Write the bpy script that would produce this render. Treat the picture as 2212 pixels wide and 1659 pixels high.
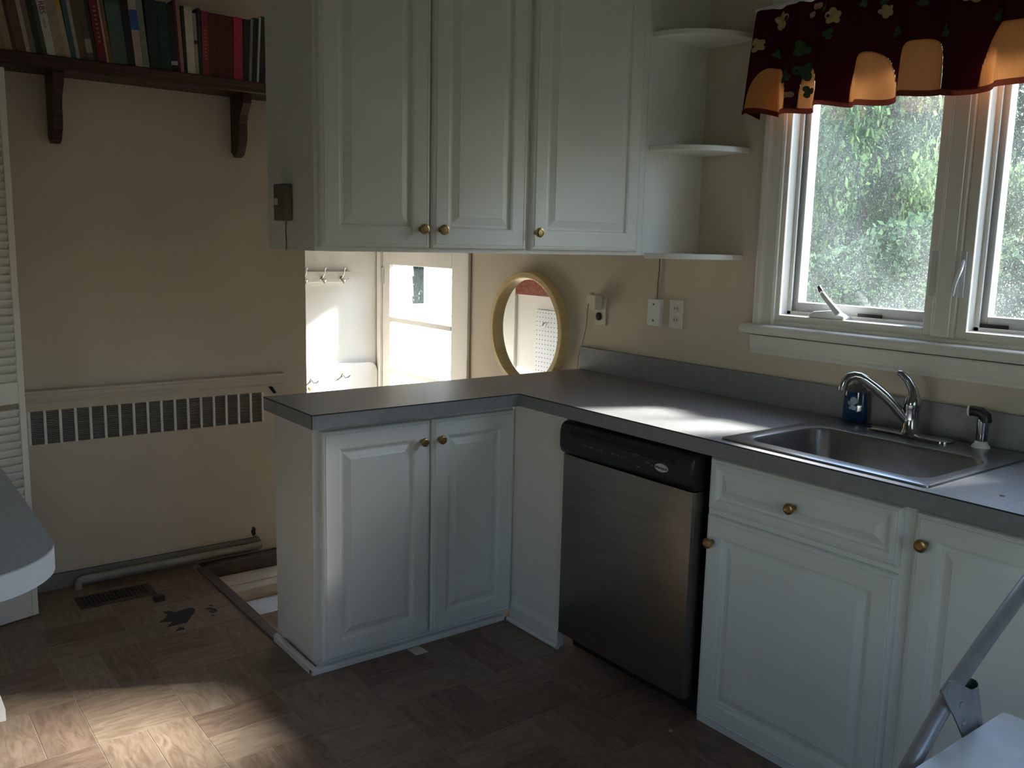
import bpy, bmesh, math, random
from mathutils import Vector, Matrix
random.seed(7)
R = math.radians
for o in list(bpy.data.objects): bpy.data.objects.remove(o)
SC = bpy.context.scene
COL = SC.collection

# ------------------------------------------------------------------ camera
CAM = (-2.5432, -2.4571, 1.3948)
yaw, pit, roll = R(37.3254), R(-9.0176), R(1.3269)
fw = Vector((math.sin(yaw)*math.cos(pit), math.cos(yaw)*math.cos(pit), math.sin(pit)))
rt = Vector((math.cos(yaw), -math.sin(yaw), 0)); up = rt.cross(fw)
rt2 = rt*math.cos(roll)+up*math.sin(roll); up2 = -rt*math.sin(roll)+up*math.cos(roll)
cd = bpy.data.cameras.new('camera'); cam = bpy.data.objects.new('camera', cd); COL.objects.link(cam)
m3 = Matrix((rt2, up2, -fw)).transposed()
cam.matrix_world = Matrix.Translation(CAM) @ m3.to_4x4()
cd.sensor_width = 36; cd.sensor_fit = 'HORIZONTAL'; cd.lens = 1922.6862/2212*36
cd.clip_start = .02; cd.clip_end = 300
SC.camera = cam

# ------------------------------------------------------------------ sky, sun, exposure
SUN_DIR = Vector((-1, .405, -.79)).normalized()
w = bpy.data.worlds.new('sky'); SC.world = w; w.use_nodes = True
nt = w.node_tree; nt.nodes.clear()
sky = nt.nodes.new('ShaderNodeTexSky'); sky.sky_type = 'NISHITA'; sky.sun_disc = False
sky.sun_elevation = math.asin(-SUN_DIR.z); sky.sun_rotation = math.atan2(-SUN_DIR.x, -SUN_DIR.y)
sky.air_density = 1.0; sky.dust_density = .7; sky.ozone_density = 1.4
bg = nt.nodes.new('ShaderNodeBackground'); bg.inputs['Strength'].default_value = 1.55
wo = nt.nodes.new('ShaderNodeOutputWorld')
nt.links.new(sky.outputs[0], bg.inputs[0]); nt.links.new(bg.outputs[0], wo.inputs[0])
sd = bpy.data.lights.new('sun', 'SUN'); sd.energy = 48; sd.angle = R(8); sd.color = (1, .955, .89)
so = bpy.data.objects.new('sun', sd); COL.objects.link(so); so.rotation_euler = SUN_DIR.to_track_quat('-Z', 'Y').to_euler()
so.location = (12, -6, 12)
vs = SC.view_settings
vs.view_transform = 'Standard'; vs.look = 'None'; vs.gamma = 1; vs.use_curve_mapping = False
vs.exposure = -0.25
SC.cycles.use_denoising = True
SC.cycles.max_bounces = 7; SC.cycles.diffuse_bounces = 4; SC.cycles.glossy_bounces = 3; SC.cycles.transparent_max_bounces = 12
SC.cycles.sample_clamp_indirect = 8

# ------------------------------------------------------------------ materials
M = {}
def mat(name, col, rough=.5, metal=0, spec=.5, col2=None, nscale=6, detail=4, stretch=(1,1,1), bump=0, bscale=80, coat=0, lo=.35, hi=.65):
    m = bpy.data.materials.new(name); m.use_nodes = True
    t = m.node_tree; b = t.nodes['Principled BSDF']
    b.inputs['Base Color'].default_value = (*col, 1); b.inputs['Roughness'].default_value = rough
    b.inputs['Metallic'].default_value = metal; b.inputs['Specular IOR Level'].default_value = spec
    b.inputs['Coat Weight'].default_value = coat
    tc = t.nodes.new('ShaderNodeTexCoord')
    if col2:
        mp = t.nodes.new('ShaderNodeMapping'); mp.inputs['Scale'].default_value = stretch
        no = t.nodes.new('ShaderNodeTexNoise'); no.inputs['Scale'].default_value = nscale; no.inputs['Detail'].default_value = detail
        cr = t.nodes.new('ShaderNodeValToRGB'); e = cr.color_ramp.elements
        e[0].position = lo; e[1].position = hi; e[0].color = (*col, 1); e[1].color = (*col2, 1)
        t.links.new(tc.outputs['Object'], mp.inputs[0]); t.links.new(mp.outputs[0], no.inputs['Vector'])
        t.links.new(no.outputs['Fac'], cr.inputs[0]); t.links.new(cr.outputs[0], b.inputs['Base Color'])
    if bump:
        n2 = t.nodes.new('ShaderNodeTexNoise'); n2.inputs['Scale'].default_value = bscale; n2.inputs['Detail'].default_value = 3
        bp = t.nodes.new('ShaderNodeBump'); bp.inputs['Strength'].default_value = bump; bp.inputs['Distance'].default_value = .002
        t.links.new(tc.outputs['Object'], n2.inputs['Vector']); t.links.new(n2.outputs['Fac'], bp.inputs['Height'])
        t.links.new(bp.outputs[0], b.inputs['Normal'])
    M[name] = m; return m
mat('wall', (.66,.57,.455), .75, col2=(.62,.53,.42), nscale=2.5, bump=.25, bscale=220)
mat('wall_niche', (.85,.81,.76), .75, col2=(.81,.77,.72), nscale=3, bump=.2, bscale=200)
mat('ceiling', (.56,.54,.50), .85, col2=(.52,.50,.46), nscale=3)
mat('paint', (.80,.785,.735), .42, col2=(.77,.75,.70), nscale=3, bump=.08, bscale=150)
mat('trim', (.80,.765,.70), .45, col2=(.76,.725,.66), nscale=4)
mat('sash', (.66,.66,.66), .4, col2=(.60,.60,.60), nscale=5)
mat('counter', (.225,.225,.235), .42, spec=.5, col2=(.26,.257,.263), nscale=45, detail=8)
mat('counter_seam', (.02,.018,.016), .6)
mat('counter_pale', (.56,.59,.63), .45, col2=(.60,.63,.67), nscale=60)
mat('edge_pale', (.88,.90,.93), .4, col2=(.85,.87,.90), nscale=60)
mat('steel', (.29,.275,.255), .32, 1, col2=(.24,.228,.21), nscale=9, stretch=(1,1,14), lo=.3, hi=.7)
mat('sink_steel', (.36,.36,.37), .28, 1, col2=(.30,.30,.31), nscale=14)
mat('chrome', (.46,.46,.48), .12, 1)
mat('brass', (.42,.29,.13), .34, 1, col2=(.28,.19,.09), nscale=60)
mat('black_plastic', (.012,.013,.016), .38)
mat('grey_mark', (.12,.13,.14), .5)
mat('badge', (.62,.62,.62), .3, .6)
mat('badge_ink', (.12,.12,.13), .5)
mat('dark', (.012,.011,.010), .8)
mat('wood_dark', (.060,.018,.011), .42, col2=(.028,.009,.006), nscale=9, stretch=(1.2,12,12))
mat('grout', (.36,.30,.25), .6)
tile_pairs = [((.270,.196,.146),(.150,.100,.070)), ((.248,.178,.131),(.138,.092,.064)), ((.285,.212,.160),(.165,.114,.082)), ((.220,.150,.112),(.118,.076,.054))]
def tilemat(name,a,b,st):
    m=mat(name,a,.42,spec=.35,col2=b,nscale=10,detail=8,stretch=st,lo=.34,hi=.72,bump=.12,bscale=90); t=m.node_tree
    no=[n for n in t.nodes if n.type=='TEX_NOISE' and abs(n.inputs['Scale'].default_value-10)<.1][0]; no.inputs['Distortion'].default_value=1.2
    mp=[n for n in t.nodes if n.type=='MAPPING'][0]; oi=t.nodes.new('ShaderNodeObjectInfo'); mu=t.nodes.new('ShaderNodeMath'); mu.operation='MULTIPLY'; mu.inputs[1].default_value=57
    cb=t.nodes.new('ShaderNodeCombineXYZ'); t.links.new(oi.outputs['Random'],mu.inputs[0])
    for q in range(3): t.links.new(mu.outputs[0],cb.inputs[q])
    t.links.new(cb.outputs[0],mp.inputs['Location'])
for i,(a,b) in enumerate(tile_pairs):
    tilemat('tile_x%d'%i,a,b,(1,4.5,1)); tilemat('tile_y%d'%i,a,b,(4.5,1,1))
mat('landing', (.62,.53,.42), .55, col2=(.54,.45,.35), nscale=7)
mat('patch_white', (.72,.74,.82), .8, col2=(.60,.62,.70), nscale=60, bump=.4, bscale=160)
mat('tread_strip', (.105,.075,.066), .5, col2=(.075,.052,.046), nscale=20)
mat('stain', (.010,.010,.011), .6)
mat('register', (.075,.055,.038), .5, .3, col2=(.05,.037,.026), nscale=30)
mat('pipe', (.36,.335,.29), .5, col2=(.29,.265,.225), nscale=14)
mat('baseboard_grey', (.25,.235,.205), .6, col2=(.20,.185,.16), nscale=8)
mat('white_plastic', (.78,.78,.78), .4)
mat('ivory_plastic', (.70,.65,.55), .45)
mat('cord_tan', (.20,.16,.11), .6)
mat('mirror_frame', (.70,.52,.25), .4, col2=(.62,.45,.20), nscale=5, stretch=(1,1,8))
mm = mat('mirror_glass', (.9,.9,.9), .0, 1)
mat('switch_dark', (.13,.12,.10), .45, .3)
mat('peg', (.82,.82,.82), .5)
mat('red_wood', (.33,.10,.06), .5, col2=(.20,.055,.035), nscale=8, stretch=(1,5,9))
mat('stool_white', (.86,.88,.92), .45, col2=(.76,.78,.83), nscale=9, bump=.1)
mat('stool_metal', (.40,.40,.41), .38, .55, col2=(.34,.34,.35), nscale=25)
mat('tan_post', (.50,.36,.25), .6)
mat('concrete', (.40,.385,.36), .9, col2=(.35,.335,.31), nscale=3)
mat('grass', (.045,.075,.02), .95, col2=(.065,.10,.028), nscale=5)
mat('siding', (.80,.80,.78), .7)
mat('bark', (.10,.075,.05), .9, col2=(.06,.045,.03), nscale=8, stretch=(3,3,.6), bump=.6, bscale=20)
mat('tape', (.60,.57,.52), .6)

def leafmat(name, c, c2):
    m = bpy.data.materials.new(name); m.use_nodes = True; t = m.node_tree; t.nodes.clear()
    out = t.nodes.new('ShaderNodeOutputMaterial'); mix = t.nodes.new('ShaderNodeMixShader'); mix.inputs[0].default_value = .45
    d = t.nodes.new('ShaderNodeBsdfDiffuse'); tr = t.nodes.new('ShaderNodeBsdfTranslucent')
    tc = t.nodes.new('ShaderNodeTexCoord'); no = t.nodes.new('ShaderNodeTexNoise'); no.inputs['Scale'].default_value = .9; no.inputs['Detail'].default_value = 6
    cr = t.nodes.new('ShaderNodeValToRGB'); e = cr.color_ramp.elements; e[0].position = .35; e[1].position = .68; e[0].color = (*c,1); e[1].color = (*c2,1)
    t.links.new(tc.outputs['Object'], no.inputs['Vector']); t.links.new(no.outputs['Fac'], cr.inputs[0])
    t.links.new(cr.outputs[0], d.inputs[0]); t.links.new(cr.outputs[0], tr.inputs[0])
    t.links.new(d.outputs[0], mix.inputs[1]); t.links.new(tr.outputs[0], mix.inputs[2]); t.links.new(mix.outputs[0], out.inputs[0])
    M[name] = m
leafmat('leaf', (.066,.122,.048), (.150,.225,.095)); leafmat('leaf_dark', (.048,.090,.050), (.096,.150,.085))

def glassmat(name, haze, speck):
    m = bpy.data.materials.new(name); m.use_nodes = True; t = m.node_tree; t.nodes.clear()
    out = t.nodes.new('ShaderNodeOutputMaterial')
    tr = t.nodes.new('ShaderNodeBsdfTransparent'); tr.inputs[0].default_value = (.94,.97,.96,1)
    gl = t.nodes.new('ShaderNodeBsdfGlossy'); gl.inputs['Roughness'].default_value = .02
    lw = t.nodes.new('ShaderNodeLayerWeight'); lw.inputs[0].default_value = .5
    pw = t.nodes.new('ShaderNodeMath'); pw.operation = 'POWER'; pw.inputs[1].default_value = 5; t.links.new(lw.outputs['Facing'], pw.inputs[0])
    fr = t.nodes.new('ShaderNodeMath'); fr.operation = 'MULTIPLY_ADD'; fr.inputs[1].default_value = .8; fr.inputs[2].default_value = .03; t.links.new(pw.outputs[0], fr.inputs[0])
    m1 = t.nodes.new('ShaderNodeMixShader'); t.links.new(fr.outputs[0], m1.inputs[0]); t.links.new(tr.outputs[0], m1.inputs[1]); t.links.new(gl.outputs[0], m1.inputs[2])
    du = t.nodes.new('ShaderNodeBsdfTranslucent'); du.inputs[0].default_value = (.80,.86,.92,1)
    tc = t.nodes.new('ShaderNodeTexCoord'); n1 = t.nodes.new('ShaderNodeTexNoise'); n1.inputs['Scale'].default_value = 260; n1.inputs['Detail'].default_value = 2
    mr = t.nodes.new('ShaderNodeMapRange'); mr.inputs[1].default_value = .60; mr.inputs[2].default_value = .78; mr.inputs[3].default_value = haze; mr.inputs[4].default_value = speck
    n2 = t.nodes.new('ShaderNodeTexNoise'); n2.inputs['Scale'].default_value = 5
    t.links.new(tc.outputs['Object'], n1.inputs['Vector']); t.links.new(tc.outputs['Object'], n2.inputs['Vector']); t.links.new(n1.outputs['Fac'], mr.inputs[0])
    mu = t.nodes.new('ShaderNodeMath'); mu.operation = 'MULTIPLY'; t.links.new(mr.outputs[0], mu.inputs[0])
    m2r = t.nodes.new('ShaderNodeMapRange'); m2r.inputs[1].default_value=.3; m2r.inputs[2].default_value=.7; m2r.inputs[3].default_value=.5; m2r.inputs[4].default_value=1.5
    t.links.new(n2.outputs['Fac'], m2r.inputs[0]); t.links.new(m2r.outputs[0], mu.inputs[1])
    m2 = t.nodes.new('ShaderNodeMixShader'); t.links.new(mu.outputs[0], m2.inputs[0]); t.links.new(m1.outputs[0], m2.inputs[1]); t.links.new(du.outputs[0], m2.inputs[2])
    t.links.new(m2.outputs[0], out.inputs[0]); M[name] = m
glassmat('dusty_glass', .018, .20); glassmat('door_glass', .008, .03)

def clothmat(name, col, trans, rib=0):
    m = bpy.data.materials.new(name); m.use_nodes = True; t = m.node_tree; t.nodes.clear()
    out = t.nodes.new('ShaderNodeOutputMaterial'); mix = t.nodes.new('ShaderNodeMixShader'); mix.inputs[0].default_value = trans
    d = t.nodes.new('ShaderNodeBsdfDiffuse'); d.inputs[0].default_value = (*col,1)
    tr = t.nodes.new('ShaderNodeBsdfTranslucent'); tr.inputs[0].default_value = (*col,1)
    if rib:
        tc = t.nodes.new('ShaderNodeTexCoord'); wv = t.nodes.new('ShaderNodeTexWave'); wv.bands_direction = 'Y'; wv.inputs['Scale'].default_value = rib
        bp = t.nodes.new('ShaderNodeBump'); bp.inputs['Strength'].default_value = .5; bp.inputs['Distance'].default_value = .002
        t.links.new(tc.outputs['Object'], wv.inputs['Vector']); t.links.new(wv.outputs['Fac'], bp.inputs['Height']); t.links.new(bp.outputs[0], d.inputs['Normal'])
    t.links.new(d.outputs[0], mix.inputs[1]); t.links.new(tr.outputs[0], mix.inputs[2]); t.links.new(mix.outputs[0], out.inputs[0]); M[name] = m
clothmat('burgundy', (.050,.008,.011), .02); clothmat('gold_cloth', (.64,.265,.09), .10, 60); clothmat('hem', (.12,.026,.016), .12)
clothmat('flower', (.55,.40,.18), .3); clothmat('leaf_print', (.06,.10,.05), .2); clothmat('flower_pink', (.45,.28,.20), .3)

# ------------------------------------------------------------------ mesh helpers
W = {}
def wpos(p): return W.get(p.name, Vector()) if p else Vector()
def link(name, data, parent=None, loc=(0,0,0)):
    o = bpy.data.objects.new(name, data); COL.objects.link(o)
    if parent: o.parent = parent
    o.location = Vector(loc)-wpos(parent); W[o.name] = Vector(loc); return o
def tag(o, label=None, cat=None, group=None, kind=None):
    if label: o['label'] = label
    if cat: o['category'] = cat
    if group: o['group'] = group
    if kind: o['kind'] = kind
    return o
def thing(name, loc, label, cat, group=None, kind=None):
    o = link(name, None, None, loc); o.empty_display_size = .05; return tag(o, label, cat, group, kind)
class MB:
    def __init__(s): s.v=[]; s.f=[]
    def add(s, vs, fs):
        n=len(s.v); s.v += [tuple(v) for v in vs]; s.f += [tuple(i+n for i in f) for f in fs]; return s
    def box(s,x0,x1,y0,y1,z0,z1):
        if x0>x1:x0,x1=x1,x0
        if y0>y1:y0,y1=y1,y0
        if z0>z1:z0,z1=z1,z0
        return s.add([(x0,y0,z0),(x1,y0,z0),(x1,y1,z0),(x0,y1,z0),(x0,y0,z1),(x1,y0,z1),(x1,y1,z1),(x0,y1,z1)],
            [(0,3,2,1),(4,5,6,7),(0,1,5,4),(1,2,6,5),(2,3,7,6),(3,0,4,7)])
    def prism(s, pts, ax, a, b):
        def P(p,h): return {0:(h,p[0],p[1]),1:(p[0],h,p[1]),2:(p[0],p[1],h)}[ax]
        n=len(pts)
        return s.add([P(p,a) for p in pts]+[P(p,b) for p in pts], [tuple(range(n)),tuple(range(n,2*n))]+[(i,(i+1)%n,n+(i+1)%n,n+i) for i in range(n)])
    def tube(s, pts, r, n=12, cap=True):
        pts=[Vector(p) for p in pts]; m=len(pts); rs=r if isinstance(r,(list,tuple)) else [r]*m
        T=[(pts[min(i+1,m-1)]-pts[max(i-1,0)]).normalized() for i in range(m)]
        a=Vector((0,0,1)) if abs(T[0].z)<.9 else Vector((1,0,0)); u=T[0].cross(a).normalized()
        vs=[]
        for i in range(m):
            u=(u-T[i]*u.dot(T[i])).normalized(); v=T[i].cross(u)
            for k in range(n):
                an=2*math.pi*k/n; vs.append(pts[i]+(u*math.cos(an)+v*math.sin(an))*rs[i])
        fs=[(i*n+k,i*n+(k+1)%n,(i+1)*n+(k+1)%n,(i+1)*n+k) for i in range(m-1) for k in range(n)]
        if cap: fs+=[tuple(range(n)),tuple(range((m-1)*n,m*n))]
        return s.add(vs,fs)
    def lathe(s, prof, org, axis, n=20):
        axis=Vector(axis).normalized(); a=Vector((0,0,1)) if abs(axis.z)<.9 else Vector((1,0,0))
        u=axis.cross(a).normalized(); v=axis.cross(u); org=Vector(org); vs=[]
        for r,h in prof:
            for k in range(n):
                an=2*math.pi*k/n; vs.append(org+axis*h+(u*math.cos(an)+v*math.sin(an))*max(r,1e-5))
        m=len(prof); fs=[(i*n+k,i*n+(k+1)%n,(i+1)*n+(k+1)%n,(i+1)*n+k) for i in range(m-1) for k in range(n)]
        fs+=[tuple(range(n)),tuple(range((m-1)*n,m*n))]
        return s.add(vs,fs)
    def rings(s, rings, cap0=False, cap1=True):
        n=len(rings[0]); vs=[p for r in rings for p in r]
        fs=[(i*n+k,i*n+(k+1)%n,(i+1)*n+(k+1)%n,(i+1)*n+k) for i in range(len(rings)-1) for k in range(n)]
        if cap0: fs.append(tuple(range(n)))
        if cap1: fs.append(tuple(range((len(rings)-1)*n,len(rings)*n)))
        return s.add(vs,fs)
    def grid(s, fn, nu, nv):
        vs=[fn(i/nu,j/nv) for j in range(nv+1) for i in range(nu+1)]
        return s.add(vs,[(j*(nu+1)+i,j*(nu+1)+i+1,(j+1)*(nu+1)+i+1,(j+1)*(nu+1)+i) for j in range(nv) for i in range(nu)])
    def mesh(s, name, material, smooth=0):
        me=bpy.data.meshes.new(name); me.from_pydata(s.v,[],s.f); me.update()
        bm=bmesh.new(); bm.from_mesh(me); bmesh.ops.recalc_face_normals(bm, faces=bm.faces); bm.to_mesh(me); bm.free()
        me.materials.append(M[material])
        if smooth:
            me.polygons.foreach_set('use_smooth',[True]*len(me.polygons)); me.set_sharp_from_angle(angle=R(smooth))
        return me
    def build(s, name, material, parent=None, smooth=0, bevel=0, loc=(0,0,0)):
        o=link(name, s.mesh(name,material,smooth), parent, loc)
        if bevel:
            b=o.modifiers.new('bevel','BEVEL'); b.width=bevel; b.segments=2; b.limit_method='ANGLE'
        return o
def B(*a): return MB().box(*a)
def struct(o, label, cat): return tag(o, label, cat, kind='structure')
def rrect(x0,x1,y0,y1,r,z,n=6):
    pts=[]
    for cx,cy,a0 in ((x1-r,y1-r,0),(x0+r,y1-r,90),(x0+r,y0+r,180),(x1-r,y0+r,270)):
        for k in range(n+1):
            a=R(a0+90*k/n); pts.append((cx+r*math.cos(a),cy+r*math.sin(a),z))
    return pts
def text_mesh(c, material):
    o=bpy.data.objects.new('tmp',c); COL.objects.link(o); dg=bpy.context.evaluated_depsgraph_get()
    me=bpy.data.meshes.new_from_object(o.evaluated_get(dg)); bpy.data.objects.remove(o)
    me.materials.clear(); me.materials.append(M[material]); return me
def link_text(name,c,material,parent,loc,rot):
    o=link(name,text_mesh(c,material),parent,loc); o.rotation_euler=rot; return o
def text(name, s, size, loc, rot, material, parent, ext=.0006):
    c=bpy.data.curves.new(name,'FONT'); c.body=s; c.size=size; c.extrude=ext; c.align_x='CENTER'; c.align_y='CENTER'
    return link_text(name,c,material,parent,loc,rot)

ZC=.867; CT=.045; YR=1.293; ZU=1.361; ZCEIL=2.44; LZ=-.10

# ------------------------------------------------------------------ room shell
wl=MB()
yw0,yw1,zw0,zw1=-1.76,-.575,1.150,2.105      # window rough opening
yd0,yd1,zd1=1.265,2.165,1.86                # back door opening
for a in ((-3.12,yw0,-.6,ZCEIL),(yw0,yw1,-.6,zw0),(yw0,yw1,zw1,ZCEIL),(yw1,yd0,-.6,ZCEIL),(yd0,yd1,zd1,ZCEIL),(yd0,yd1,-.6,LZ-.02),(yd1,2.32,-.6,ZCEIL)):
    wl.box(0,.15,*a)
struct(wl.build('wall_right','wall'),'cream painted exterior wall with the sink window, round mirror and glazed back door','wall')
struct(B(-4.4,-.86,YR,YR+.12,-.6,ZCEIL).build('wall_left','wall'),'cream wall behind the dark bookshelf and the radiator grille','wall')
struct(B(-.98,-.86,YR+.12,2.32,-.6,ZCEIL).build('wall_niche','wall_niche'),'pale side wall of the back entry holding the pegboard','wall')
struct(B(-.86,0,2.2,2.32,-.6,ZCEIL).build('wall_back','wall_niche'),'sunlit white wall of the back entry with the coat hooks','wall')
struct(MB().box(-4.52,-4.4,-3.12,-1.75,-.6,ZCEIL).box(-4.52,-4.4,-1.1,YR+.12,-.6,ZCEIL).box(-4.52,-4.4,-1.75,-1.1,-.6,.55).box(-4.52,-4.4,-1.75,-1.1,1.5,ZCEIL).build('wall_far_side','wall'),'cream kitchen wall out of sight to the far side','wall')
struct(MB().box(-4.4,-2.1,-3.12,-3.0,-.6,ZCEIL).box(-1.2,0,-3.12,-3.0,-.6,ZCEIL).box(-2.1,-1.2,-3.12,-3.0,-.6,.75).box(-2.1,-1.2,-3.12,-3.0,1.65,ZCEIL).build('wall_front','wall'),'cream kitchen wall out of sight behind the viewer','wall')
struct(B(-4.52,.15,-3.12,2.32,ZCEIL,ZCEIL+.1).build('ceiling','ceiling'),'white flat kitchen ceiling above the picture','ceiling')

# floor: slab + printed vinyl tiles
XS=-1.385
fl=MB().box(-4.4,XS,-3.0,YR,-.2,-.0009).box(XS,0,-3.0,.37,-.2,-.0009)
floor=struct(fl.build('floor','grout'),'brown stone-look vinyl tile floor of the kitchen','floor')
cw,ch=.1275,.1445; X0=-1.547; Y0=.03
tm={}
for o_ in 'xy':
    for i in range(4):
        w_,h_=((2*cw,ch) if o_=='x' else (cw,2*ch)); g=.0009
        tm[o_,i]=MB().rings([[(g,g,-.0009),(w_-g,g,-.0009),(w_-g,h_-g,-.0009),(g,h_-g,-.0009)],[(g,g,-.0003),(w_-g,g,-.0003),(w_-g,h_-g,-.0003),(g,h_-g,-.0003)],
            [(g+.0006,g+.0006,0),(w_-g-.0006,g+.0006,0),(w_-g-.0006,h_-g-.0006,0),(g+.0006,h_-g-.0006,0)]]).mesh('floor_tile','tile_%s%d'%(o_,i))
rest=MB()
def tile(o_,cx,cy):
    x=X0+cx*cw; y=Y0+cy*ch; w_,h_=((2*cw,ch) if o_=='x' else (cw,2*ch))
    if x+w_>-.5 or y<-1.42 or x<-2.75 or y>YR-.004 : return
    if x+w_>XS-.028 and y+h_>.0:
        if y>.36: 
            if x<XS-.03: rest.box(x+.001,XS-.031,y+.001,y+h_-.001,-.0009,0)
            return
        if x>XS-.03 and y>.1: return
    link('floor_tile',tm[o_,random.randrange(4)],floor,(x,y,0))
for by in range(-5,6):
    for bx in range(-6,6):
        c0,r0=bx*2,by*2
        if (bx+by)%2==0:
            tile('x',c0,r0); tile('x',c0,r0+1)
        else:
            tile('y',c0,r0); tile('y',c0+1,r0)
if rest.v: rest.build('floor_tile','tile_x0',floor)
# outside the field of single tiles: the same vinyl as one sheet
far=MB().box(-4.4,X0-9*cw,-3.0,YR,-.0009,0).box(X0-9*cw,-.5,-3.0,Y0-10*ch,-.0009,0)
tag(far.build('floor_tile_field','tile_y1',floor),kind='stuff')

# lowered landing behind the peninsula
ld=MB().box(-.86,0,YR,2.2,LZ-.1,LZ).box(XS,0,.37,YR,LZ-.1,LZ)
struct(ld.build('floor_landing','landing'),'cream lower landing floor beside the end of the peninsula','floor')
trim=struct(B(XS-.028,XS+.014,.372,1.20,-.001,.006).build('trim_1','tread_strip',bevel=.002),'dark nosing strip along the edge of the step down','trim')
struct(MB().box(XS+.014,-.86,1.19,1.235,-.06,.008).box(XS+.014,-.86,1.235,YR,LZ,-.01).build('trim_2','tread_strip',bevel=.003),'dark reddish board along the wall above the landing','trim')
struct(B(XS,XS+.012,.372,1.19,LZ,-.001).build('trim_3','landing'),'cream riser face under the dark nosing strip','trim')
t=thing('hatch_board',(-1.15,1.06,LZ),'cream board with grooves lying on the lower landing','board')
for i in range(3): B(XS+.018,-.55,.985+i*.066,.985+i*.066+.0645,LZ,-.048+.005*(i==1)).build('plank','landing',t,bevel=.003)
tag(MB().rings([rrect(-1.30,-.62,.52,.955,.03,LZ+.001),rrect(-1.305,-.615,.515,.96,.035,LZ+.008),rrect(-1.28,-.64,.54,.935,.03,LZ+.014)],True,True).build('landing_patch','patch_white',smooth=30),'pale blue-white raised patch on the lower landing behind the cabinet','mat')  # thin raised sheet in a pale bluish tone

# ------------------------------------------------------------------ window wall: windows, casing, sill
def window(n,y0,y1,label):
    t=thing('window_%d'%n,(.1,(y0+y1)/2,zw0),label,'window',kind='structure')
    z0,z1=1.175,2.075; j=.03
    fr=MB().box(.0,.15,y0-j,y0,z0-.02,z1+.03).box(.0,.15,y1,y1+j,z0-.02,z1+.03).box(.0,.15,y0,y1,z1,z1+.03).box(.0,.15,y0,y1,z0-.025,z0+.0)
    fr.build('frame','trim',t,bevel=.003)
    # stop bead and metal track
    MB().box(.045,.052,y0,y0+.012,z0,z1).box(.045,.052,y1-.012,y1,z0,z1).box(.045,.052,y0,y1,z0,z0+.012).build('stop_bead','paint',t)
    MB().box(.054,.062,y1-.006,y1,z0+.02,z1).box(.054,.062,y0,y0+.006,z0+.02,z1).build('weather_strip','dark',t)
    s=.026
    MB().box(.064,.105,y1-s,y1-.001,z0+.004,z1-.004).box(.064,.105,y0+.001,y0+s,z0+.004,z1-.004).box(.064,.105,y0+s,y1-s,z1-s,z1-.004).box(.064,.105,y0+s,y1-s,z0+.004,z0+.043).build('sash','sash',t,bevel=.003)
    B(.082,.086,y0+s-.004,y1-s+.004,z0+.04,z1-s+.004).build('pane','dusty_glass',t)
    return t
w1=window(1,-1.105,-.603,'left casement window above the sink with dusty glass and white crank')
w2=window(2,-1.735,-1.233,'right casement window above the sink cut off by the picture edge')
MB().box(-.012,.15,-1.203,-1.135,1.155,2.15).box(-.02,-.012,-1.192,-1.146,1.155,2.15).build('mullion','trim',w1,bevel=.003)
# crank operator on window 1
cb=MB(); cb.rings([[( .040+dx,y,z) for dx,y,z in [(0,-.845,1.176),(0,-.715,1.176),(0,-.715,1.186),(0,-.735,1.196),(0,-.80,1.204),(0,-.845,1.186)]],
                   [( .002+dx,y,z) for dx,y,z in [(0,-.845,1.176),(0,-.715,1.176),(0,-.715,1.186),(0,-.735,1.196),(0,-.80,1.204),(0,-.845,1.186)]]],True,True)
crk=cb.build('crank_housing','white_plastic',w1,bevel=.004)
MB().tube([(-.010,-.835,1.195),(-.016,-.806,1.225),(-.02,-.775,1.258)],[.011,.0095,.008],10).build('crank_handle','white_plastic',crk,smooth=40)
MB().lathe([(.007,0),(.009,.006),(.006,.02)],(-.02,-.772,1.262),(0,.55,.8),12).build('crank_knob','chrome',crk,smooth=40)
B(.055,.0635,-.94,-.86,1.185,1.197).build('makers_plate','black_plastic',w1)
for y in (-1.128,-1.213):
    MB().box(-.014,-.010,y-.008,y+.008,1.27,1.40).build('lock_plate','sash',w1 if y>-1.2 else w2,bevel=.002)
MB().tube([(-.012,-1.213,1.375),(-.03,-1.216,1.35),(-.035,-1.206,1.31),(-.03,-1.20,1.275)],[.005,.006,.0055,.004],8).build('lock_lever','white_plastic',w2,smooth=40)
B(.056,.0635,-1.32,-1.245,1.185,1.197).build('corner_bracket','black_plastic',w2)
w3=thing('window_3',(-1.65,-3.06,.75),'unseen low window added behind the viewer for fill light','window',kind='structure')  # added out of view as fill light for surfaces facing the viewer
MB().box(-2.1,-2.06,-3.1,-3.02,.75,1.65).box(-1.24,-1.2,-3.1,-3.02,.75,1.65).box(-2.06,-1.24,-3.1,-3.02,.75,.79).box(-2.06,-1.24,-3.1,-3.02,1.61,1.65).build('frame','trim',w3)
B(-2.06,-1.24,-3.062,-3.058,.79,1.61).build('pane','door_glass',w3)
w4=thing('window_4',(-4.46,-1.45,.55),'unseen low window added in the far side wall for fill light','window',kind='structure')  # added out of view as fill light for the sink fronts and end panels
MB().box(-4.5,-4.42,-1.75,-1.71,.55,1.5).box(-4.5,-4.42,-1.14,-1.1,.55,1.5).box(-4.5,-4.42,-1.71,-1.14,.55,.59).box(-4.5,-4.42,-1.71,-1.14,1.46,1.5).build('frame','trim',w4)
B(-4.462,-4.458,-1.71,-1.14,.59,1.46).build('pane','door_glass',w4)
cz=thing('trim_4',(0,-.52,1.14),'cream moulded casing around the sink window','trim',kind='structure')
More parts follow.
